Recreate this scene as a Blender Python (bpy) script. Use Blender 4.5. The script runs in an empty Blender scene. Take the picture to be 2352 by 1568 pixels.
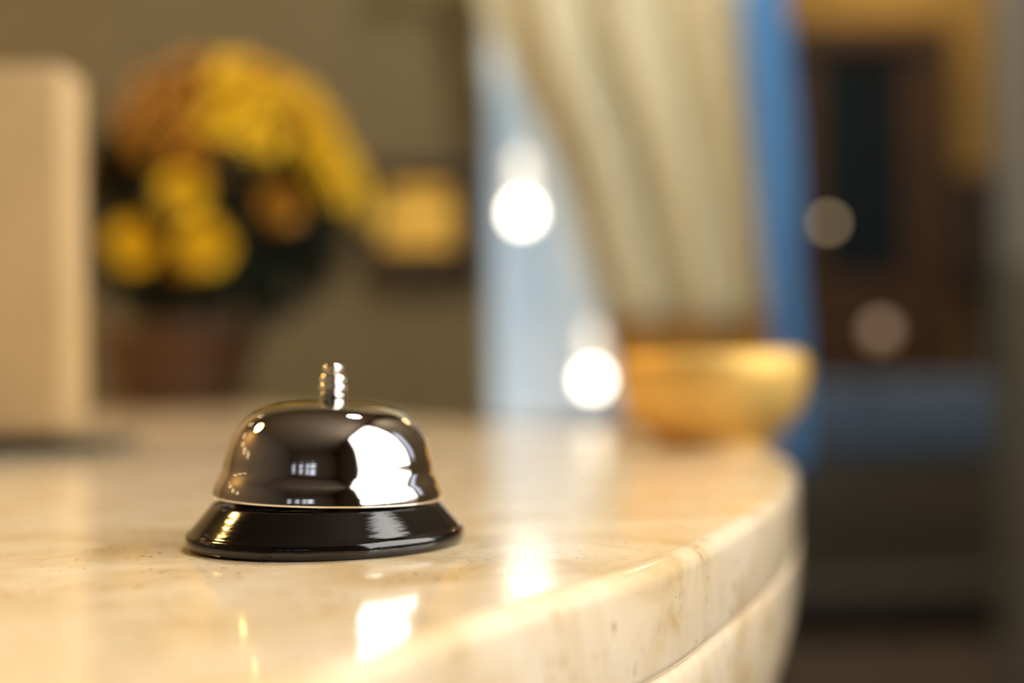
import bpy, bmesh, math, random
from mathutils import Vector, Matrix

S = bpy.context.scene
C = S.collection
PI = math.pi

# ------------------------------------------------------------------ camera
FPX, W, H = 3112.0, 2352.0, 1568.0
TOP = 1.05                       # counter top height
CAMZ = TOP + 0.053
PITCH = math.atan((845 - 784) / FPX)
ROLL = math.radians(1.0)
cam_d = bpy.data.cameras.new('camera')
cam = bpy.data.objects.new('camera', cam_d)
C.objects.link(cam)
cam_d.sensor_width = 36.0
cam_d.lens = FPX / W * 36.0
cam_d.clip_start = 0.01
cam_d.dof.use_dof = True
cam_d.dof.focus_distance = 0.379
cam_d.dof.aperture_fstop = 2.95
ROT = Matrix.Rotation(PI / 2 + PITCH, 3, 'X') @ Matrix.Rotation(-ROLL, 3, 'Z')
M4 = ROT.to_4x4()
M4.translation = Vector((0, 0, CAMZ))
cam.matrix_world = M4
S.camera = cam

# ------------------------------------------------------------------ world, exposure
w = bpy.data.worlds.new('world')
S.world = w
w.use_nodes = True
w.node_tree.nodes['Background'].inputs[0].default_value = (1.0, 0.86, 0.66, 1)
w.node_tree.nodes['Background'].inputs[1].default_value = 0.05
S.view_settings.view_transform = 'Standard'
S.view_settings.look = 'None'
S.view_settings.gamma = 1.0
S.view_settings.exposure = -0.12
S.view_settings.use_curve_mapping = False
S.cycles.use_denoising = True
S.cycles.adaptive_threshold = 0.02
S.cycles.max_bounces = 8
S.cycles.sample_clamp_indirect = 6.0

DAY = 6.9          # large window
LAMP = 148.0        # round ceiling lamp
BULB = 12.0        # pendant bulbs


def ray(px, py):
    return ROT @ Vector(((px - W / 2) / FPX, (H / 2 - py) / FPX, -1.0))


def at(px, py, Y):
    d = ray(px, py)
    return Vector((0, 0, CAMZ)) + d * (Y / d.y)


def on_top(px, py, z=TOP):
    d = ray(px, py)
    return Vector((0, 0, CAMZ)) + d * ((z - CAMZ) / d.z)


# ------------------------------------------------------------------ materials
def nt(name):
    m = bpy.data.materials.new(name)
    m.use_nodes = True
    t = m.node_tree
    return m, t, t.nodes['Principled BSDF']


def N(t, kind, **kw):
    n = t.nodes.new(kind)
    for k, v in kw.items():
        if k in n.inputs:
            n.inputs[k].default_value = v
        else:
            setattr(n, k, v)
    return n


def ramp(t, fac, stops):
    r = t.nodes.new('ShaderNodeValToRGB')
    e = r.color_ramp.elements
    while len(e) < len(stops):
        e.new(0.5)
    for el, (p, c) in zip(e, stops):
        el.position = p
        el.color = (*c, 1) if len(c) == 3 else c
    t.links.new(fac, r.inputs[0])
    return r


def plain(name, col, rough=0.6, metal=0.0, var=0.18, scale=14.0, stretch=(1, 1, 1), bump=0.0, coat=0.0):
    m, t, b = nt(name)
    tc = N(t, 'ShaderNodeTexCoord')
    mp = N(t, 'ShaderNodeMapping')
    mp.inputs['Scale'].default_value = stretch
    t.links.new(tc.outputs['Object'], mp.inputs[0])
    n = N(t, 'ShaderNodeTexNoise', Scale=scale, Detail=5.0)
    t.links.new(mp.outputs[0], n.inputs['Vector'])
    lo = tuple(c * (1 - var) for c in col)
    hi = tuple(min(1, c * (1 + var)) for c in col)
    r = ramp(t, n.outputs[0], [(0.3, lo), (0.7, hi)])
    t.links.new(r.outputs[0], b.inputs['Base Color'])
    b.inputs['Roughness'].default_value = rough
    b.inputs['Metallic'].default_value = metal
    b.inputs['Coat Weight'].default_value = coat
    if bump:
        bp = N(t, 'ShaderNodeBump', Strength=bump, Distance=0.002)
        t.links.new(n.outputs[0], bp.inputs['Height'])
        t.links.new(bp.outputs[0], b.inputs['Normal'])
    return m


def glow(name, col, strength, base=(0.8, 0.8, 0.8)):
    m, t, b = nt(name)
    b.inputs['Base Color'].default_value = (*base, 1)
    b.inputs['Roughness'].default_value = 0.4
    n = N(t, 'ShaderNodeTexNoise', Scale=3.0, Detail=2.0)
    tc = N(t, 'ShaderNodeTexCoord')
    t.links.new(tc.outputs['Object'], n.inputs['Vector'])
    r = ramp(t, n.outputs[0], [(0.2, tuple(c * 0.94 for c in col)), (0.8, col)])
    t.links.new(r.outputs[0], b.inputs['Emission Color'])
    b.inputs['Emission Strength'].default_value = strength
    return m


def marble():
    m, t, b = nt('cream_marble')
    L = t.links.new
    tc = N(t, 'ShaderNodeTexCoord')
    # soft cloudy veining
    n1 = N(t, 'ShaderNodeTexNoise', Scale=26.0, Detail=7.0, Roughness=0.6, Distortion=0.6)
    L(tc.outputs['Object'], n1.inputs['Vector'])
    r1 = ramp(t, n1.outputs[0], [(0.30, (0.56, 0.405, 0.21)), (0.46, (0.69, 0.55, 0.35)), (0.62, (0.765, 0.64, 0.455))])
    # grey-brown smudges
    n2 = N(t, 'ShaderNodeTexNoise', Scale=75.0, Detail=4.0, Roughness=0.55, Distortion=0.3)
    L(tc.outputs['Object'], n2.inputs['Vector'])
    r2 = ramp(t, n2.outputs[0], [(0.60, (0, 0, 0)), (0.74, (0.55, 0.55, 0.55))])
    mx = N(t, 'ShaderNodeMixRGB')
    L(r2.outputs[0], mx.inputs[0])
    L(r1.outputs[0], mx.inputs[1])
    mx.inputs[2].default_value = (0.42, 0.34, 0.25, 1)
    # small pits, drawn out downwards on the edge
    mp = N(t, 'ShaderNodeMapping')
    mp.inputs['Scale'].default_value = (1, 1, 0.4)
    L(tc.outputs['Object'], mp.inputs[0])
    n3 = N(t, 'ShaderNodeTexNoise', Scale=420.0, Detail=3.0, Roughness=0.5)
    L(mp.outputs[0], n3.inputs['Vector'])
    n4 = N(t, 'ShaderNodeTexNoise', Scale=60.0, Detail=2.0)
    L(mp.outputs[0], n4.inputs['Vector'])
    ad = N(t, 'ShaderNodeMath', operation='MULTIPLY_ADD')
    L(n4.outputs[0], ad.inputs[0])
    ad.inputs[1].default_value = 0.55
    L(n3.outputs[0], ad.inputs[2])
    r3 = ramp(t, ad.outputs[0], [(0.985, (0, 0, 0)), (1.03, (0.8, 0.8, 0.8))])
    mx2 = N(t, 'ShaderNodeMixRGB')
    L(r3.outputs[0], mx2.inputs[0])
    L(mx.outputs[0], mx2.inputs[1])
    mx2.inputs[2].default_value = (0.30, 0.15, 0.05, 1)
    L(mx2.outputs[0], b.inputs['Base Color'])
    b.inputs['Roughness'].default_value = 0.09
    b.inputs['IOR'].default_value = 1.48
    bp = N(t, 'ShaderNodeBump', Strength=0.06, Distance=0.0004)
    L(n3.outputs[0], bp.inputs['Height'])
    L(bp.outputs[0], b.inputs['Normal'])
    return m


def chrome():
    m, t, b = nt('polished_chrome')
    L = t.links.new
    b.inputs['Base Color'].default_value = (0.80, 0.77, 0.73, 1)
    b.inputs['Metallic'].default_value = 1.0
    tc = N(t, 'ShaderNodeTexCoord')
    mp = N(t, 'ShaderNodeMapping')
    mp.inputs['Scale'].default_value = (1, 1, 7)
    mp.inputs['Rotation'].default_value = (0.25, 0.1, 0)
    L(tc.outputs['Object'], mp.inputs[0])
    n = N(t, 'ShaderNodeTexNoise', Scale=380.0, Detail=4.0, Roughness=0.7)
    L(mp.outputs[0], n.inputs['Vector'])
    n2 = N(t, 'ShaderNodeTexNoise', Scale=40.0, Detail=3.0)
    L(tc.outputs['Object'], n2.inputs['Vector'])
    r = ramp(t, n2.outputs[0], [(0.35, (0.012,) * 3), (0.7, (0.05,) * 3)])
    L(r.outputs[0], b.inputs['Roughness'])
    bp = N(t, 'ShaderNodeBump', Strength=0.10, Distance=0.00012)
    L(n.outputs[0], bp.inputs['Height'])
    L(bp.outputs[0], b.inputs['Normal'])
    return m


M = {}
M['marble'] = marble()
M['chrome'] = chrome()
M['enamel'] = plain('black_enamel', (0.004, 0.003, 0.0025), 0.09, scale=160, stretch=(1, 1, 6), bump=0.05)
M['enamel'].node_tree.nodes['Principled BSDF'].inputs['IOR'].default_value = 1.6
M['taupe'] = plain('taupe_plaster', (0.118, 0.095, 0.050), 0.85, var=0.06, bump=0.1)
M['tan'] = plain('tan_plaster', (0.28, 0.17, 0.04), 0.85, var=0.08)
M['pale'] = plain('pale_plaster', (0.34, 0.34, 0.32), 0.8, var=0.06)
M['dark_wall'] = plain('dark_brown_plaster', (0.09, 0.07, 0.05), 0.85, var=0.1)
M['ceil'] = plain('ceiling_paint', (0.16, 0.125, 0.09), 0.9, var=0.05)
M['floor'] = plain('dark_stone_floor', (0.12, 0.10, 0.08), 0.35, var=0.25, scale=3)
M['wood'] = plain('dark_walnut', (0.062, 0.026, 0.008), 0.5, var=0.35, scale=9, stretch=(6, 6, 0.6))
M['wains'] = plain('dark_wainscot_wood', (0.035, 0.022, 0.014), 0.5, var=0.35, scale=9, stretch=(6, 6, 0.6))
M['skirt'] = plain('grey_brown_paint', (0.19, 0.18, 0.14), 0.6, var=0.15)
M['night_glass'] = plain('dark_blue_glass', (0.009, 0.016, 0.022), 0.25, var=0.2)
M['beige'] = plain('beige_board', (0.45, 0.31, 0.145), 0.6, var=0.05)
M['black'] = plain('matte_black_plastic', (0.02, 0.016, 0.012), 0.5)
M['pot'] = plain('brown_clay', (0.066, 0.026, 0.007), 0.6, var=0.2, scale=20)
M['soil'] = plain('dark_soil', (0.02, 0.013, 0.008), 0.95, scale=80)
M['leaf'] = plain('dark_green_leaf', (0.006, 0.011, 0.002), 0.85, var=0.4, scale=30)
M['stem'] = plain('green_stem', (0.05, 0.07, 0.02), 0.6)
M['petal'] = plain('golden_yellow_petal', (0.84, 0.58, 0.016), 0.6, var=0.12, scale=60)
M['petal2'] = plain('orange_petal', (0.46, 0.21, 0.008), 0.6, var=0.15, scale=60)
M['disk'] = plain('flower_disk', (0.55, 0.30, 0.01), 0.8, var=0.3, scale=300)
M['frame'] = plain('dark_frame_wood', (0.028, 0.016, 0.010), 0.4, var=0.3, stretch=(1, 1, 6))
M['mount'] = plain('brown_backing', (0.22, 0.13, 0.03), 0.7)
M['gold'] = plain('brushed_gold', (0.85, 0.55, 0.10), 0.5, 0.35, var=0.15, scale=30)
M['brass'] = plain('satin_brass', (0.76, 0.50, 0.14), 0.6, 0.6, var=0.1, scale=40)
M['cream_cloth'] = plain('cream_curtain_cloth', (0.86, 0.80, 0.62), 0.85, var=0.06, scale=60)
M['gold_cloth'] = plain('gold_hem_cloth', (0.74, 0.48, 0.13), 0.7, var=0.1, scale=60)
M['blue_cloth'] = plain('blue_drape_cloth', (0.16, 0.47, 1.0), 0.7, var=0.12, scale=60)
M['seat'] = plain('black_brown_leather', (0.022, 0.018, 0.014), 0.6)
M['skirt2'] = plain('brown_upholstery', (0.17, 0.125, 0.085), 0.7)
M['slate'] = plain('slate_blue_sheen', (0.09, 0.135, 0.22), 0.8, var=0.2, scale=40)  # bluish light on the settle's back, held in its colour
M['brown_leather'] = plain('dark_brown_leather', (0.07, 0.055, 0.040), 0.5, var=0.25, scale=30, bump=0.2)
M['white_frame'] = plain('pale_window_frame', (0.50, 0.50, 0.47), 0.6)
M['bulb'] = glow('white_bulb_glass', (1.0, 0.90, 0.70), BULB)
M['neck'] = glow('frosted_lamp_neck', (1.0, 0.90, 0.70), 1.1)
M['amber'] = glow('amber_glint_glow', (1.0, 0.48, 0.19), 0.42)
M['dimglow'] = glow('dim_warm_glass', (1.0, 0.70, 0.34), 2.4)
M['day'] = glow('daylit_pane', (1.0, 0.97, 0.94), DAY)
M['bluepane'] = glow('pale_blue_lit_pane', (0.31, 0.53, 0.70), 0.68)
M['coolpane'] = glow('cool_lit_pane', (0.60, 0.70, 0.95), 1.5)
M['bluelit'] = glow('blue_lit_pane', (0.30, 0.52, 0.95), 1.3)
M['lampglass'] = glow('warm_lamp_glass', (1.0, 0.60, 0.17), LAMP)
M['spot'] = glow('warm_spot_glass', (1.0, 0.76, 0.45), 34.0)
M['purple'] = glow('purple_lamp_glass', (0.34, 0.14, 1.0), 2.2)


# ------------------------------------------------------------------ mesh helpers
def obj(name, bm, mat, parent=None, smooth=False, loc=None):
    me = bpy.data.meshes.new(name)
    bmesh.ops.recalc_face_normals(bm, faces=bm.faces)
    bm.to_mesh(me)
    bm.free()
    if smooth:
        for p in me.polygons:
            p.use_smooth = True
    me.materials.append(M[mat])
    o = bpy.data.objects.new(name, me)
    C.objects.link(o)
    if loc:
        o.location = loc
    if parent:
        o.parent = parent
    return o


def thing(name, label, cat, loc=(0, 0, 0), rotz=0, group=None):
    o = bpy.data.objects.new(name, None)
    C.objects.link(o)
    o.empty_display_size = 0.03
    o.location = loc
    o.rotation_euler = (0, 0, rotz)
    o['label'] = label
    o['category'] = cat
    if group:
        o['group'] = group
    return o


def struct(o, label=None, cat=None):
    o['kind'] = 'structure'
    if label:
        o['label'] = label
        o['category'] = cat or 'wall'
    return o


def box(bm, c, s, bev=0.0):
    r = bmesh.ops.create_cube(bm, size=1.0, matrix=Matrix.Translation(Vector(c)) @ Matrix.Diagonal((*s, 1)))
    if bev:
        ed = list({e for v in r['verts'] for e in v.link_edges})
        bmesh.ops.bevel(bm, geom=ed, offset=bev, segments=3, profile=0.5, affect='EDGES')
    return bm


def bx(c, s, bev=0.0):
    return box(bmesh.new(), c, s, bev)


def mm_box(lo, hi, bev=0.0):
    lo, hi = Vector(lo), Vector(hi)
    return bx((lo + hi) / 2, hi - lo, bev)


def catmull(p, n=6, closed=False):
    out = []
    L = len(p)
    rng = range(L) if closed else range(L - 1)
    for i in rng:
        g = (lambda k: p[k % L]) if closed else (lambda k: p[max(0, min(L - 1, k))])
        a, b, c, d = g(i - 1), g(i), g(i + 1), g(i + 2)
        for j in range(n):
            s = j / n
            out.append(tuple(0.5 * (2 * b[k] + (c[k] - a[k]) * s + (2 * a[k] - 5 * b[k] + 4 * c[k] - d[k]) * s * s
                                    + (3 * b[k] - a[k] - 3 * c[k] + d[k]) * s ** 3) for k in range(len(b))))
    if not closed:
        out.append(tuple(p[-1]))
    return out


def lathe(prof, seg=96, bm=None, mat=None):
    bm = bm or bmesh.new()
    rings = []
    for r, z in prof:
        if r < 1e-6:
            rings.append([bm.verts.new((0, 0, z))])
        else:
            rings.append([bm.verts.new((r * math.cos(2 * PI * k / seg), r * math.sin(2 * PI * k / seg), z)) for k in range(seg)])
    for a, b in zip(rings, rings[1:]):
        if len(a) == 1 and len(b) == 1:
            continue
        for k in range(seg):
            k2 = (k + 1) % seg
            if len(a) == 1:
                bm.faces.new((a[0], b[k], b[k2]))
            elif len(b) == 1:
                bm.faces.new((a[k], a[k2], b[0]))
            else:
                bm.faces.new((a[k], a[k2], b[k2], b[k]))
    if mat:
        bmesh.ops.transform(bm, matrix=mat, verts=bm.verts)
    return bm


def tube(p0, p1, r0, r1=None, seg=16):
    p0, p1 = Vector(p0), Vector(p1)
    r1 = r0 if r1 is None else r1
    d = p1 - p0
    q = d.to_track_quat('Z', 'Y').to_matrix().to_4x4()
    q.translation = p0
    return lathe([(0, 0), (r0, 0), (r1, d.length), (0, d.length)], seg, mat=q)


# ------------------------------------------------------------------ the room
CEIL = 3.9
struct(obj('floor', mm_box((-3.1, -4.1, -0.1), (3.3, 5.3, 0)), 'floor'))
struct(obj('ceiling', mm_box((-3.1, -4.1, CEIL), (3.3, 5.3, CEIL + 0.1)), 'ceil'))
struct(obj('wall_left', mm_box((-3.1, -4.1, 0), (-3.0, 5.3, CEIL)), 'dark_wall'))
struct(obj('wall_rear', mm_box((-3.0, -4.1, 0), (1.25, -4.0, CEIL)), 'dark_wall'))
# taupe wall behind the counter, with an opening for the pale blue window
YB = 3.25
wl, wr = at(1118, 500, YB).x, at(1690, 500, YB).x
wz = at(1200, 990, YB).z
bm = mm_box((-3.0, YB, 0), (wl, YB + 0.12, CEIL))
box(bm, ((wr + 0.60) / 2, YB + 0.06, CEIL / 2), (0.60 - wr, 0.12, CEIL))
box(bm, ((wl + wr) / 2, YB + 0.06, wz / 2), (wr - wl, 0.12, wz))
box(bm, ((wl + wr) / 2, YB + 0.06, (2.35 + CEIL) / 2), (wr - wl, 0.12, CEIL - 2.35))
struct(obj('wall_back', bm, 'taupe'))
wn = bpy.data.objects.new('window_2', None)
C.objects.link(wn)
wn.location = ((wl + wr) / 2, YB + 0.06, wz)
struct(wn, 'pale blue lit window partly covered by the cream curtain', 'window')
hw = (wr - wl) / 2
obj('pane', mm_box((-hw + 0.012, -0.004, 0.02), (hw - 0.012, 0.004, 2.35 - wz - 0.02)), 'bluepane', wn)
bm = mm_box((-hw, -0.03, 0), (-hw + 0.015, 0.03, 2.35 - wz))
box(bm, (hw - 0.0075, 0, (2.35 - wz) / 2), (0.015, 0.06, 2.35 - wz))
box(bm, (0, 0, 0.01), (2 * hw, 0.06, 0.02))
box(bm, (0, 0, 2.35 - wz - 0.01), (2 * hw, 0.06, 0.02))
obj('window_frame', bm, 'white_frame', wn)

# right wall with the big daylit window beside the camera, and its narrow blue neighbour
XR = 1.25
W1 = (-1.15, 0.85, 1.22, 3.72)     # y0, y1, z0, z1
W3 = (0.97, 1.17, 1.30, 2.3)
bm = mm_box((XR, -4.1, 0), (XR + 0.1, W1[0], CEIL))
box(bm, (XR + 0.05, (W1[1] + W3[0]) / 2, CEIL / 2), (0.1, W3[0] - W1[1], CEIL))
box(bm, (XR + 0.05, (W3[1] + 3.18) / 2, CEIL / 2), (0.1, 3.18 - W3[1], CEIL))
for a, b, c, d in (W1, W3):
    box(bm, (XR + 0.05, (a + b) / 2, c / 2), (0.1, b - a, c))
    box(bm, (XR + 0.05, (a + b) / 2, (d + CEIL) / 2), (0.1, b - a, CEIL - d))
struct(obj('wall_right', bm, 'dark_wall'))
struct(obj('trim_3', mm_box((XR - 0.005, 3.18, 0), (XR + 0.1, 3.45, CEIL)), 'pale'))


def side_window(name, q, pane, label, bars):
    y0, y1, z0, z1 = q
    e = bpy.data.objects.new(name, None)
    C.objects.link(e)
    e.location = (XR + 0.05, (y0 + y1) / 2, z0)
    struct(e, label, 'window')
    hy, h = (y1 - y0) / 2, z1 - z0
    obj('pane', mm_box((-0.004, -hy + 0.02, 0.02), (0.004, hy - 0.02, h - 0.02)), pane, e)
    bm = bmesh.new()
    for s in (-1, 1):
        box(bm, (0, s * (hy - 0.015), h / 2), (0.07, 0.03, h))
    box(bm, (0, 0, 0.015), (0.07, 2 * hy, 0.03))
    box(bm, (0, 0, h - 0.015), (0.07, 2 * hy, 0.03))
    for zz, t in bars:
        box(bm, (0, 0, zz), (0.05, 2 * hy - 0.06, t))
    obj('window_frame', bm, 'white_frame', e)


side_window('window_1', W1, 'day', 'tall bright daylit window mirrored on the right of the bell', [])
side_window('window_3', W3, 'bluelit', 'narrow blue lit window mirrored near the right edge of the bell', [])
# far windows behind the camera (seen in the bell)
for k, (x0, x1, nm) in enumerate(((-2.75, -2.55, 4), (-1.97, -1.77, 5), (-1.34, -1.16, 6), (-0.95, -0.62, 7))):
    e = bpy.data.objects.new('window_%d' % nm, None)
    C.objects.link(e)
    e.location = ((x0 + x1) / 2, -3.99, 2.05)
    struct(e, 'small cool lit window behind the viewer, mirrored low in the bell', 'window')
    hx = (x1 - x0) / 2
    obj('pane', mm_box((-hx, 0.012, 0), (hx, 0.018, 0.55)), 'coolpane', e)
    bm = bmesh.new()
    for s in (-1, 1):
        box(bm, (s * (hx + 0.02), 0.02, 0.275), (0.04, 0.06, 0.63))
    box(bm, (0, 0.02, -0.02), (2 * hx, 0.06, 0.04))
    box(bm, (0, 0.02, 0.57), (2 * hx, 0.06, 0.04))
    obj('window_frame', bm, 'white_frame', e)

# hall beyond, on the right
YH = 5.2
struct(obj('wall_hall', mm_box((0.3, YH, 0), (3.2, YH + 0.1, CEIL)), 'tan'))
struct(obj('wall_side', mm_box((3.2, 3.3, 0), (3.3, 5.3, CEIL)), 'tan'))
zw = at(2250, 650, YH).z
bm = mm_box((1.74, YH - 0.03, 0), (3.2, YH, zw))
box(bm, ((1.74 + 3.2) / 2, YH - 0.035, zw + 0.015), (3.2 - 1.74, 0.07, 0.03))
struct(obj('trim_1', bm, 'wains'))
zc = at(2340, 610, 3.4).z
bm = mm_box((XR - 0.02, 3.15, 0), (XR, 3.47, zc))
box(bm, (XR + 0.05, 3.46, zc / 2), (0.14, 0.02, zc))
struct(obj('trim_2', bm, 'skirt'))

# door with dark glass
dl, dr = 0.92, at(2180, 300, YH).x
dt = at(2000, 62, YH).z
door = bpy.data.objects.new('door_1', None)
C.objects.link(door)
door.location = ((dl + dr) / 2, YH, 0)
struct(door, 'dark wooden door with a tall blue-black glass pane', 'door')
hd = (dr - dl) / 2
bm = bmesh.new()
for s in (-1, 1):
    box(bm, (s * (hd - 0.04), -0.03, dt / 2), (0.08, 0.06, dt))
box(bm, (0, -0.03, dt - 0.04), (2 * hd - 0.16, 0.06, 0.08))
obj('door_frame', bm, 'wood', door)
gl, gr = at(1880, 350, YH).x - door.location.x, at(2070, 350, YH).x - door.location.x
gz0, gz1 = at(1980, 630, YH).z, at(1980, 130, YH).z
bm = mm_box((-hd + 0.08, -0.025, 0.01), (gl, -0.005, dt - 0.08))
box(bm, ((gr + hd - 0.08) / 2, -0.015, (dt - 0.08) / 2), (hd - 0.08 - gr, 0.02, dt - 0.08))
box(bm, ((gl + gr) / 2, -0.015, (gz0 + 0.01) / 2), (gr - gl, 0.02, gz0 - 0.01))
box(bm, ((gl + gr) / 2, -0.015, (gz1 + dt - 0.08) / 2), (gr - gl, 0.02, dt - 0.08 - gz1))
box(bm, ((gl + gr) / 2, -0.03, 0.55), (gr - gl, 0.012, 0.7))
obj('door_leaf', bm, 'wood', door)
obj('glass', mm_box((gl, -0.018, gz0), (gr, -0.012, gz1)), 'night_glass', door)
kb = lathe(catmull([(0.0, 0.05), (0.018, 0.046), (0.025, 0.034), (0.018, 0.022), (0.010, 0.014), (0.022, 0.004), (0.022, 0.0), (0, 0)], 4), 24,
           mat=Matrix.Translation((hd - 0.13, -0.025, 1.0)) @ Matrix.Rotation(PI / 2, 4, 'X'))
obj('door_knob', kb, 'brass', door, True)

# ------------------------------------------------------------------ counter
front = [(816, 1540), (1000, 1462), (1200, 1398), (1355, 1349), (1542, 1288), (1661, 1227), (1780, 1159), (1822, 1118),
         (1833, 1085), (1822, 1058), (1770, 1032)]
plan = [(-1.6, -0.05), (-0.9, -0.045), (-0.5, -0.02), (-0.28, 0.04), (-0.15, 0.115), (-0.075, 0.18)]
plan += [tuple(on_top(*p)[:2]) for p in front]
plan += [(0.165, 0.985), (0.12, 1.07), (0.05, 1.16), (-0.06, 1.33), (-0.20, 1.62), (-0.40, 1.98), (-0.7, 2.25), (-1.1, 2.4), (-1.6, 2.45)]
poly = [Vector(p) for p in catmull(plan, 8)]
# smooth the sampled outline a little
for _ in range(12):
    q = poly[:]
    for i in range(1, len(poly) - 1):
        q[i] = poly[i] * 0.5 + (poly[i - 1] + poly[i + 1]) * 0.25
    poly = q
nrm = []
for i in range(len(poly)):
    a, b = poly[max(0, i - 1)], poly[min(len(poly) - 1, i + 1)]
    d = (b - a).normalized()
    nrm.append(Vector((-d.y, d.x)))            # inward (outline runs counter-clockwise)


def shell(prof, cap_top=True, cap_bot=True):
    bm = bmesh.new()
    rings = []
    for off, z in prof:
        rings.append([bm.verts.new((*(poly[i] + nrm[i] * off), z)) for i in range(len(poly))])
    n = len(poly)
    for a, b in zip(rings, rings[1:]):
        for i in range(n):
            j = (i + 1) % n
            bm.faces.new((a[i], a[j], b[j], b[i]))
    if cap_top:
        bm.faces.new(rings[0])
    if cap_bot:
        bm.faces.new(rings[-1])
    return bm


counter = thing('reception_counter', 'curved reception counter with a cream marble top under the bell', 'counter')
R_ = 0.0055
pr = [(R_ - R_ * math.sin(a * PI / 12), -R_ + R_ * math.cos(a * PI / 12)) for a in range(0, 7)]
pr += [(0, -0.012), (0, -0.027), (0.0008, -0.0295), (0.002, -0.0305)]
ct = obj('countertop', shell([(o, TOP + z) for o, z in pr]), 'marble', counter, True)
pr = [(0.003, -0.0305), (0.0010, -0.0312), (0.0, -0.0335), (0.0003, -0.04)]
pr += [(0.0003 + 4.2 * (t - 0.04) ** 2, -t) for t in (0.05, 0.06, 0.07, 0.08, 0.09, 0.10, 0.11, 0.12, 0.13, 0.14, 0.15, 0.16)]
pr += [(0.065, -0.17), (0.066, -0.3), (0.066, -TOP)]
obj('counter_front', shell([(o, TOP + z) for o, z in pr], cap_bot=False), 'marble', counter, True)
for o in (ct,):
    o.data.polygons[len(o.data.polygons) - 2].use_smooth = False
    o.data.polygons[len(o.data.polygons) - 1].use_smooth = False

# ------------------------------------------------------------------ service bell
BY = 0.4146
bp = on_top(750, 1246)
bell = thing('service_bell', 'chrome service bell on a black base, on the marble counter', 'bell', (bp.x, bp.y, TOP))
MMS = 0.001
base_prof = [(0, 0), (40.6, 0), (41.6, 0.25), (42.3, 1.0), (42.5, 2.0), (42.45, 3.2), (42.2, 4.2), (41.7, 4.75), (41.2, 5.0),
             (40.8, 5.5), (39.6, 6.9), (38.0, 8.8), (36.3, 10.8), (34.9, 12.4), (34.2, 13.1), (33.2, 13.5), (31.5, 13.6), (0, 13.6)]
obj('bell_base', lathe([(r * MMS * 1.004, z * MMS) for r, z in base_prof], 160), 'enamel', bell, True)
tilt = Matrix.Translation((0.0008, 0, 0.0136)) @ Matrix.Rotation(math.radians(2.2), 4, 'Y') @ Matrix.Translation((0, 0, -0.0136))
dome_out = [(35.1, 14.3), (35.15, 14.9), (35.0, 15.9), (34.7, 17.2), (34.0, 19.0), (33.1, 20.6), (32.35, 22.2), (31.95, 23.9),
            (31.6, 26.0), (31.0, 28.4), (30.2, 30.7), (29.1, 32.9), (27.7, 35.0), (25.9, 37.0), (23.5, 38.9), (20.6, 40.4),
            (16.5, 41.7), (11.0, 42.5), (5.0, 42.85), (0.0, 42.9)]
dome = catmull(dome_out, 5)
inner = [(max(0, r - 0.8), z - (0.0 if z < 30 else 0.8)) for r, z in dome_out][::-1]
inner[-1] = (34.3, 14.3)
prof = [(34.5, 14.15), (34.9, 14.15)] + dome + inner[:0]
bm = lathe([(r * MMS, z * MMS) for r, z in [(34.3, 14.3), (34.45, 14.12), (34.85, 14.12)] + dome], 192)
lathe([(r * MMS, z * MMS) for r, z in catmull(inner, 3)], 192, bm)
bmesh.ops.remove_doubles(bm, verts=bm.verts, dist=0.00004)
ZS = Matrix.Translation((0, 0, 0.0141)) @ Matrix.Diagonal((1, 1, 1.03, 1)) @ Matrix.Translation((0, 0, -0.0141))
tilt = tilt @ ZS
bmesh.ops.transform(bm, matrix=tilt, verts=bm.verts)
dm = obj('bell_dome', bm, 'chrome', bell, True)
knob = [(0, 41.0), (3.9, 41.0), (4.0, 41.5), (3.6, 42.1), (3.2, 42.4), (3.9, 42.75), (4.15, 43.4), (4.15, 44.7), (3.9, 45.2), (2.9, 45.5),
        (2.7, 45.7), (3.4, 46.0), (4.15, 46.6), (4.35, 47.3), (4.1, 48.0), (3.3, 48.45), (3.7, 48.9), (4.15, 49.6), (4.0, 50.4), (3.3, 51.1), (2.4, 51.5),
        (2.0, 51.8), (2.2, 52.1), (2.9, 52.4), (3.2, 52.9), (3.1, 53.5), (2.6, 53.9), (1.4, 54.15), (0, 54.2)]
bm = lathe([(r * MMS, z * MMS) for r, z in catmull(knob, 3)], 64)
bmesh.ops.transform(bm, matrix=tilt @ Matrix.Translation((0.0006, 0, 0)), verts=bm.verts)
obj('push_button', bm, 'chrome', bell, True)
bm = tube((0, 0, 0.0130), (0, 0, 0.0415), 0.003)
bmesh.ops.transform(bm, matrix=tilt, verts=bm.verts)
obj('post', bm, 'chrome', bell, True)

# ------------------------------------------------------------------ beige display board, left
pb = on_top(181, 1036)
board = thing('display_board', 'upright beige board on a dark foot left of the flowers', 'board', (pb.x, pb.y, TOP))
zt = at(190, 164, pb.y).z - TOP
obj('panel', mm_box((-0.42, -0.025, 0.012), (0.0, 0.025, zt), 0.006), 'beige', board, True)
bm = mm_box((-0.30, -0.03, 0), (0.028, 0.05, 0.008), 0.003)
box(bm, (-0.14, 0, 0.012), (0.25, 0.03, 0.01))
obj('foot', bm, 'black', board)

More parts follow.
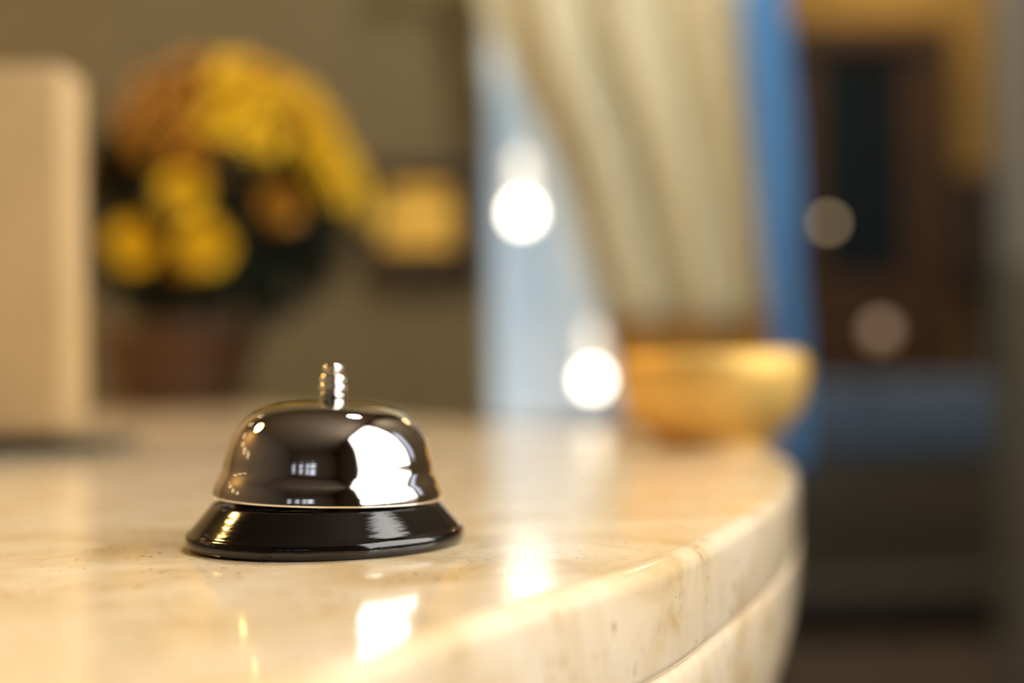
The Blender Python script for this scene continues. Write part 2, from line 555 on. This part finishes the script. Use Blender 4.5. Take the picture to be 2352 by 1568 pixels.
# ------------------------------------------------------------------ potted chrysanthemum
random.seed(7)
PY = 1.72
pp = on_top(415, 938)
PY = pp.y
sc = PY / FPX
plant = thing('potted_chrysanthemum', 'yellow chrysanthemums in a brown clay pot behind the bell', 'potted plant', (pp.x, pp.y, TOP))
pw = 180 * sc
ph = 190 * sc
pot = [(0, 0), (pw * 0.78, 0), (pw * 0.80, 0.004), (pw * 0.90, ph * 0.5), (pw * 0.98, ph * 0.80), (pw * 1.05, ph * 0.82), (pw * 1.07, ph * 0.9),
       (pw * 1.06, ph), (pw * 1.0, ph * 1.01), (pw * 0.96, ph * 0.9), (0, ph * 0.88)]
obj('pot', lathe(pot, 64), 'pot', plant, True)
obj('soil', lathe([(0, ph * 0.885), (pw * 0.955, ph * 0.885), (pw * 0.955, ph * 0.90), (0, ph * 0.93)], 48), 'soil', plant)
cw = at(508, 462, PY)
cen = cw - Vector((pp.x, pp.y, TOP))
RX, RZ = 325 * sc, 300 * sc


def leaf(bm, p, d, up, ln, wd):
    s = d.cross(up)
    if s.length < 1e-4:
        s = Vector((1, 0, 0))
    s.normalize()
    n = s.cross(d).normalized()
    pts = [(0, 0), (0.22, 0.32), (0.34, 0.22), (0.52, 0.5), (0.64, 0.3), (0.82, 0.26), (1, 0)]
    lv = [bm.verts.new(p + d * ln * a + s * wd * b - n * ln * (0.25 * a * a)) for a, b in pts]
    rv = [bm.verts.new(p + d * ln * a - s * wd * b - n * ln * (0.25 * a * a)) for a, b in pts[1:-1]]
    mid = [lv[0]] + [bm.verts.new(p + d * ln * a - n * ln * (0.25 * a * a + 0.05)) for a, b in pts[1:-1]] + [lv[-1]]
    rr = [lv[0]] + rv + [lv[-1]]
    for A in (lv, rr):
        for i in range(len(mid) - 1):
            f = []
            for v in (mid[i], mid[i + 1], A[i + 1], A[i]):
                if v not in f:
                    f.append(v)
            if len(f) > 2:
                bm.faces.new(f)


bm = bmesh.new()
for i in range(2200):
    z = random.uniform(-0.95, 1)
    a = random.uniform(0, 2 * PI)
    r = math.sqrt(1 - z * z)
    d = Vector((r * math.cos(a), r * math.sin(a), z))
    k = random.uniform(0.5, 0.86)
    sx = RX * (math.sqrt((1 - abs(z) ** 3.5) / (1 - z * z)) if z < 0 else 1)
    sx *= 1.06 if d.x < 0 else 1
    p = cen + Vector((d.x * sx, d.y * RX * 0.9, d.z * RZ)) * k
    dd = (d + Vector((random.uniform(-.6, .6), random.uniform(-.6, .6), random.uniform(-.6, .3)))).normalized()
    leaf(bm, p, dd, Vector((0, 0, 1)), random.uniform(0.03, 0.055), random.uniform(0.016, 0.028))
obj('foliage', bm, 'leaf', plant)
bm = bmesh.new()
for i in range(16):
    a = i * 2.4
    p0 = Vector((0.05 * math.cos(a), 0.05 * math.sin(a), ph * 0.88))
    p1 = cen + Vector((0.10 * math.cos(a), 0.10 * math.sin(a), -0.02))
    b2 = tube(p0, p1, 0.004, 0.0025, 8)
    me = bpy.data.meshes.new('tmp')
    b2.to_mesh(me)
    b2.free()
    bm.from_mesh(me)
    bpy.data.meshes.remove(me)
obj('stems', bm, 'stem', plant, True)


def flower_mesh(mat, rad, seed):
    rnd = random.Random(seed)
    bm = bmesh.new()
    for layer, (n, ln, el, z0) in enumerate(((20, 1.0, 0.12, 0.0), (18, 0.88, 0.42, 0.003), (15, 0.72, 0.75, 0.006), (11, 0.52, 1.1, 0.009))):
        for k in range(n):
            a = 2 * PI * (k + 0.5 * (layer % 2)) / n + rnd.uniform(-.06, .06)
            e = el + rnd.uniform(-.1, .1)
            d = Vector((math.cos(a) * math.cos(e), math.sin(a) * math.cos(e), math.sin(e)))
            s = Vector((-math.sin(a), math.cos(a), 0))
            n_ = s.cross(d)
            L_ = rad * ln * rnd.uniform(0.92, 1.05)
            wd = rad * 0.15
            rows = []
            for t, ww in ((0.08, 0.4), (0.4, 1.0), (0.75, 1.0), (0.95, 0.6)):
                c = d * (L_ * t) + Vector((0, 0, z0)) - n_ * (L_ * 0.18 * t * t)
                rows.append([bm.verts.new(c + s * wd * ww), bm.verts.new(c - s * wd * ww)])
            tip = bm.verts.new(d * L_ + Vector((0, 0, z0)) - n_ * (L_ * 0.19))
            for A, B in zip(rows, rows[1:]):
                bm.faces.new((A[0], B[0], B[1], A[1]))
            bm.faces.new((rows[-1][0], tip, rows[-1][1]))
    me = bpy.data.meshes.new('flower_head')
    bm.to_mesh(me)
    bm.free()
    me.materials.append(M[mat])
    return me


def disk_mesh(rad):
    bm = lathe([(0, 0.010), (rad * 0.10, 0.0105), (rad * 0.2, 0.009), (rad * 0.22, 0.004), (0, 0.002)], 20)
    me = bpy.data.meshes.new('flower_disk')
    bm.to_mesh(me)
    bm.free()
    me.materials.append(M['disk'])
    return me


FR = 0.032
heads = [(flower_mesh('petal', FR, 1), disk_mesh(FR)), (flower_mesh('petal2', FR, 3), disk_mesh(FR))]
FO = 1.07
fl = [(590, 318, 0, 1.15), (640, 472, 1, 1.05), (420, 440, 0, 1.2), (310, 558, 0, 1.25), 
      (470, 560, 0, 1.3), (425, 600, 1, .7), (350, 262, 1, 1.0), (320, 300, 1, .9), (410, 300, 1, 1.05), (440, 350, 1, 1.0), (390, 250, 0, 1),
      (470, 240, 0, 1.05), (520, 215, 0, 1.15), (555, 240, 0, .95), (600, 235, 0, .85), (500, 285, 0, 1), (350, 210, 1, 1.0), (410, 190, 1, 1.0),
      (460, 180, 0, 1.05), (530, 178, 0, 1.1), (590, 200, 1, .95), (640, 220, 0, .9), (690, 240, 0, 1.0), (670, 290, 1, .8), (715, 285, 0, 1.0), (740, 325, 0, 1.05),
      (710, 345, 0, .9), (765, 365, 0, 1.05), (735, 390, 0, 1.0), (790, 405, 0, 1.1), (760, 435, 0, .95), (805, 445, 0, 1.0), (820, 478, 0, .9), 
      (430, 380, 1, .9), (330, 345, 1, .7), (300, 260, 1, .7), (480, 150, 1, .9), (430, 150, 1, .8), (560, 165, 0, .9)]


def add_flower(p, nrmv, kind, s):
    me, dk = heads[kind]
    o = bpy.data.objects.new('flower_head', me)
    C.objects.link(o)
    o.parent = plant
    o.location = p
    o.rotation_euler = nrmv.to_track_quat('Z', 'Y').to_euler()
    o.scale = (s, s, s)
    d = bpy.data.objects.new('flower_center', dk)
    C.objects.link(d)
    d.parent = o


CAM = Vector((0, 0, CAMZ)) - Vector((pp.x, pp.y, TOP)) - cen
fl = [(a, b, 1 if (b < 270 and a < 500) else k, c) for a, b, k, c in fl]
for px, py, kind, s in fl:
    d = ray(px, py)
    A = Vector((1 / (RX * 0.99), 1 / (RX * 0.93), 1 / (RZ * 1.0)))
    o_, e_ = Vector(a * b for a, b in zip(CAM, A)), Vector(a * b for a, b in zip(d, A))
    b_, c_, a_ = o_.dot(e_), o_.dot(o_) - 1, e_.dot(e_)
    disc = b_ * b_ - a_ * c_
    q = o_ + e_ * ((-b_ - math.sqrt(max(0, disc))) / a_)
    if q.length > 1:
        q.normalize()
    p = Vector((q.x / A.x, q.y / A.y, q.z / A.z))
    add_flower(cen + p, (q.normalized() + (CAM - p).normalized() * 0.5 + Vector((0.15, 0, 0.1))).normalized(), kind, s)
for i in range(40):                                    # the crown's top and far side
    a = random.uniform(0, PI)
    z = random.uniform(0.1, 0.95)
    r = math.sqrt(1 - z * z)
    d = Vector((r * math.cos(a), r * math.sin(a), z))
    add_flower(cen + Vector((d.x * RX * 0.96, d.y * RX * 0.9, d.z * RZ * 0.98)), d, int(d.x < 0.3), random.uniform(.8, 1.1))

# ------------------------------------------------------------------ gilt picture on the back wall
f0, f1 = at(845, 385, YB), at(1108, 625, YB)
fc = (f0 + f1) / 2
fw, fh = f1.x - f0.x, f0.z - f1.z
pic = thing('framed_relief', 'dark framed picture with gold bands hanging on the taupe wall', 'picture', (fc.x, YB, fc.z))
bm = bmesh.new()
ft = 0.030
box(bm, (fw / 2 - ft, -0.022, 0), (ft * 2, 0.044, fh), 0.004)
box(bm, (-fw / 2 + ft / 2, -0.022, 0), (ft, 0.044, fh), 0.004)
box(bm, (0, -0.022, fh / 2 - ft * .4), (fw, 0.044, ft * .8), 0.004)
box(bm, (0, -0.022, -fh / 2 + ft * .7), (fw, 0.044, ft * 1.4), 0.004)
obj('frame', bm, 'frame', pic)
obj('backing', mm_box((-fw / 2 + 0.01, -0.010, -fh / 2 + 0.01), (fw / 2 - 0.01, -0.004, fh / 2 - 0.01)), 'mount', pic)
for zz, x0, x1, h in ((0.066, 0.05, fw - 0.075, 0.036), (0.004, 0.02, fw - 0.068, 0.066), (-0.052, 0.03, fw - 0.058, 0.036)):
    obj('gold_band', mm_box((-fw / 2 + x0, -0.024, zz - h / 2), (-fw / 2 + x1, -0.010, zz + h / 2), 0.005), 'gold', pic)

# ------------------------------------------------------------------ curtain and blue drape
YC = 3.02


def interp(tab, y):
    for (y0, x0), (y1, x1) in zip(tab, tab[1:]):
        if y <= y1:
            t = (y - y0) / (y1 - y0)
            return x0 + (x1 - x0) * max(-1, t)
    return tab[-1][1]


def cloth(name, left, right, y0, y1, Y, nf, amp, mat, parent, seed=0, th=0.004, rows=40, cols=90, ph=0.0):
    bm = bmesh.new()
    g = []
    for j in range(rows + 1):
        v = j / rows
        py = y0 + (y1 - y0) * v
        a, b = at(interp(left, py), py, Y), at(interp(right, py), py, Y)
        row = []
        for i in range(cols + 1):
            u = i / cols
            p = a.lerp(b, u)
            dep = amp * (math.sin(2 * PI * nf * u + ph + 0.5 * math.sin(3 * v + seed)) + 0.35 * math.sin(2 * PI * nf * 2.3 * u + 1.7 * seed + v))
            row.append(bm.verts.new((p.x, Y + dep, p.z)))
        g.append(row)
    for j in range(rows):
        for i in range(cols):
            bm.faces.new((g[j][i], g[j][i + 1], g[j + 1][i + 1], g[j + 1][i]))
    r = bmesh.ops.solidify(bm, geom=bm.faces[:], thickness=th)
    return obj(name, bm, mat, parent, True)


LE = [(-330, 1060), (0, 1105), (150, 1165), (300, 1240), (400, 1282), (600, 1335), (800, 1400), (1000, 1432), (1500, 1440)]
RE = [(-330, 1730), (0, 1738), (300, 1765), (600, 1790), (800, 1815), (1000, 1822), (1500, 1815)]
BE = [(-330, 1795), (0, 1802), (300, 1828), (450, 1836), (600, 1834), (750, 1848), (900, 1854), (1060, 1848), (1500, 1840)]
cur = thing('curtain', 'long cream curtain with gold hem hanging before the pale window', 'curtain')
cloth('drape', LE, RE, -330, 735, YC, 3.3, 0.055, 'cream_cloth', cur, 1.0)
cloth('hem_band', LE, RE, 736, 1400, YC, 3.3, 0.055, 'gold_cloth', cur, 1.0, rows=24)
bd = thing('blue_drape', 'narrow blue drape hanging along the right edge of the cream curtain', 'curtain')
RE2 = [(y, x - 34) for y, x in RE]
cloth('cloth', RE2, BE, -330, 1090, YC - 0.11, 1.5, 0.010, 'blue_cloth', bd, 2.0, cols=30)
zr = at(1400, -330, YC).z
rod = thing('curtain_rod', 'dark curtain rod above the cream curtain', 'curtain rod', (0, YC, zr))
xr0, xr1 = at(960, -330, YC).x, at(1800, -330, YC).x
obj('rod', tube((xr0, -0.03, 0.10), (xr1, -0.03, 0.10), 0.012), 'frame', rod, True)
for xx in (xr0 + 0.03, xr1 - 0.03):
    obj('bracket', mm_box((xx - 0.01, -0.03, 0.092), (xx + 0.01, YB - YC, 0.108)), 'frame', rod)

# ------------------------------------------------------------------ brass bowl
gb = on_top(1640, 1022)
bowl = obj('brass_bowl', lathe([(r, z * 0.86) for r, z in catmull([(0, 0.004), (0.031, 0.004), (0.033, 0.0), (0.036, 0.0), (0.037, 0.005), (0.047, 0.014), (0.056, 0.028),
                                        (0.0605, 0.046), (0.0615, 0.060), (0.058, 0.069), (0.0565, 0.0695), (0.057, 0.062), (0.058, 0.047),
                                        (0.050, 0.031), (0.036, 0.018), (0.015, 0.012), (0, 0.011)], 4)], 96), 'brass', None, True,
           (gb.x, gb.y, TOP))
bowl['label'] = 'rounded brass bowl near the far rounded end of the counter'
bowl['category'] = 'bowl'


# ------------------------------------------------------------------ pendant lamps
def pendant(px, py, Y, r, bulbm, label, neckm='neck', group=None):
    p = at(px, py, Y) if py is not None else Vector(px)
    t = thing('pendant_lamp', label, 'lamp', p, 0, group)
    prof = [(0, -r)] + [(r * math.sin(a * PI / 16), -r * math.cos(a * PI / 16)) for a in range(1, 15)] + [(0.012 * r / 0.024, r * 0.97), (0, r * 0.99)]
    obj('bulb', lathe(prof, 40), bulbm, t, True)
    k = r / 0.024
    if neckm:
        obj('shade', lathe([(0.0, 0.12 * k), (0.012 * k, 0.12 * k), (0.017 * k, 0.08 * k), (0.024 * k, 0.026 * k), (0.020 * k, 0.0235 * k), (0.009 * k, 0.0238 * k)], 32), neckm, t, True)
    obj('cord', tube((0, 0, (0.115 if neckm else 0.02) * k), (0, 0, CEIL - p.z), 0.0015, seg=8), 'black', t)
    return t


pendant(1199, 490, 2.72, 0.024, 'bulb', 'bright white pendant bulb hanging high, beside the gold banded picture')
pendant(1361, 872, 2.72, 0.0215, 'bulb', 'bright white pendant bulb hanging low, before the curtain bottom')
pendant(1903, 512, 2.9, 0.010, 'dimglow', 'tiny dim amber pendant light in front of the dark door glass', None)
pendant(2022, 762, 4.5, 0.036, 'amber', 'added reddish glow ball standing in for a glint above the dark settle', None)  # glowing ball added to give a reddish glint, hung on a cord

# ------------------------------------------------------------------ hall things, right
s0, s1 = 0.72, 1.95
yb = 4.55
settle = thing('settle', 'high-backed dark leather settle with bluish light painted on its upper back in the hall', 'sofa', ((s0 + s1) / 2, yb, 0))
hs = (s1 - s0) / 2
zb = at(2050, 872, yb).z
zm = at(2050, 1055, yb).z
obj('backrest', mm_box((-hs, 0, 0.40), (hs, 0.12, zm), 0.02), 'brown_leather', settle, True)
obj('backrest_sheen', mm_box((-hs, -0.015, zm + 0.001), (hs, 0.12, zb), 0.03), 'slate', settle, True)  # upper backrest coloured slate blue for the bluish light falling there
obj('seat', mm_box((-hs, -0.50, 0.30), (hs, 0.0, 0.45), 0.03), 'seat', settle, True)
obj('plinth', mm_box((-hs + 0.03, -0.46, 0.06), (hs - 0.03, 0.10, 0.30)), 'skirt2', settle)
for sx in (-1, 1):
    for yy in (-0.43, 0.07):
        obj('leg', bx((sx * (hs - 0.06), yy, 0.03), (0.05, 0.05, 0.06)), 'wains', settle)
c0, c1 = at(2165, 400, YH), at(2285, 640, YH)
cab = thing('key_cabinet', 'small black cabinet on the tan wall right of the door', 'cabinet', ((c0.x + c1.x) / 2 + 0.02, YH, c1.z))
hc = (c1.x - c0.x) / 2
obj('body', mm_box((-hc, -0.09, 0), (hc, 0, c0.z - c1.z), 0.004), 'black', cab)
dd = obj('door_panel', mm_box((-hc + 0.006, -0.104, 0.006), (hc - 0.006, -0.09, c0.z - c1.z - 0.006), 0.003), 'wains', cab)

# ------------------------------------------------------------------ ceiling lamps
lamp = thing('ceiling_lamp', 'round warm drum lamp on a stem mirrored on the left of the bell', 'lamp', (-2.40, 1.75, 3.14))
obj('diffuser', lathe([(0, -0.06), (0.15, -0.055), (0.23, -0.03), (0.25, 0.0), (0, 0.0)], 48), 'lampglass', lamp, True)
obj('rim', lathe([(0.0, 0.0), (0.265, 0.0), (0.27, 0.01), (0.27, 0.03), (0, 0.03)], 48), 'brass', lamp, True)
obj('stem', tube((0, 0, 0.03), (0, 0, CEIL - 3.14), 0.012), 'brass', lamp, True)
words = ['nearest', 'second', 'third', 'fourth', 'fifth', 'farthest']
for k, d in enumerate(((-0.957, 0.106, 0.271), (-0.926, 0.256, 0.277), (-0.86, 0.40, 0.31), (-0.75, 0.54, 0.37), (-0.60, 0.66, 0.44), (-0.47, 0.74, 0.48))):
    pendant(Vector((-0.058, 0.415, 1.10)) + Vector(d) * min(3.0, 2.6 / d[1]), None, 0, 0.02, 'spot',
            '%s of six small round pendant lamps mirrored as dots along the bell' % words[k], None, 'row of small round pendants')
# ceiling lamps at the back; curtain and hall ones added to brighten
def track(name, label, loc, L_, rad, target):
    t = thing(name, label, 'lamp', loc)
    obj('lens', lathe([(0, -0.05), (rad, -0.05), (rad, -0.04), (0, -0.04)], 32), L_, t)
    if loc[2] < CEIL:
        obj('stem', tube((0, 0, 0), (0, 0, CEIL - loc[2]), 0.006), 'black', t)
    obj('housing', lathe([(rad + 0.002, -0.06), (rad + 0.012, -0.06), (rad + 0.012, 0), (0, 0), (0, -0.004), (rad + 0.002, -0.004)], 32), 'black', t)
    return t


M['curtain_fill'] = glow('curtain_fill_glow', (1.0, 0.91, 0.72), 700.0)
M['hall'] = glow('hall_fill_glow', (1.0, 0.80, 0.52), 50.0)
M['curtain_fill2'] = glow('amber_washer_glass', (1.0, 0.72, 0.34), 170.0)
track('unseen_washer', 'added unseen lamp brightening the cream curtain', (0.45, 1.95, CEIL), 'curtain_fill', 0.12, None)  # lamp out of view, put in only to brighten the curtain
track('unseen_washer', 'ceiling lamp shining down on the wall over the dark door', (1.45, 5.03, 3.05), 'curtain_fill2', 0.07, None)
track('hall_fill', 'added unseen round lamp brightening the dark hall', (1.75, 3.95, CEIL), 'hall', 0.25, None)  # unseen lamp added to lift the dark hall
pu = thing('purple_lamp', 'purple wall light mirrored at the left edge of the bell', 'lamp', (-3.0, 2.95, 1.65), PI / 2)
obj('tube', mm_box((-0.12, -0.05, -0.35), (0.12, -0.02, 0.35), 0.01), 'purple', pu)
obj('bracket', mm_box((-0.14, -0.02, -0.37), (0.14, 0, 0.37)), 'black', pu)
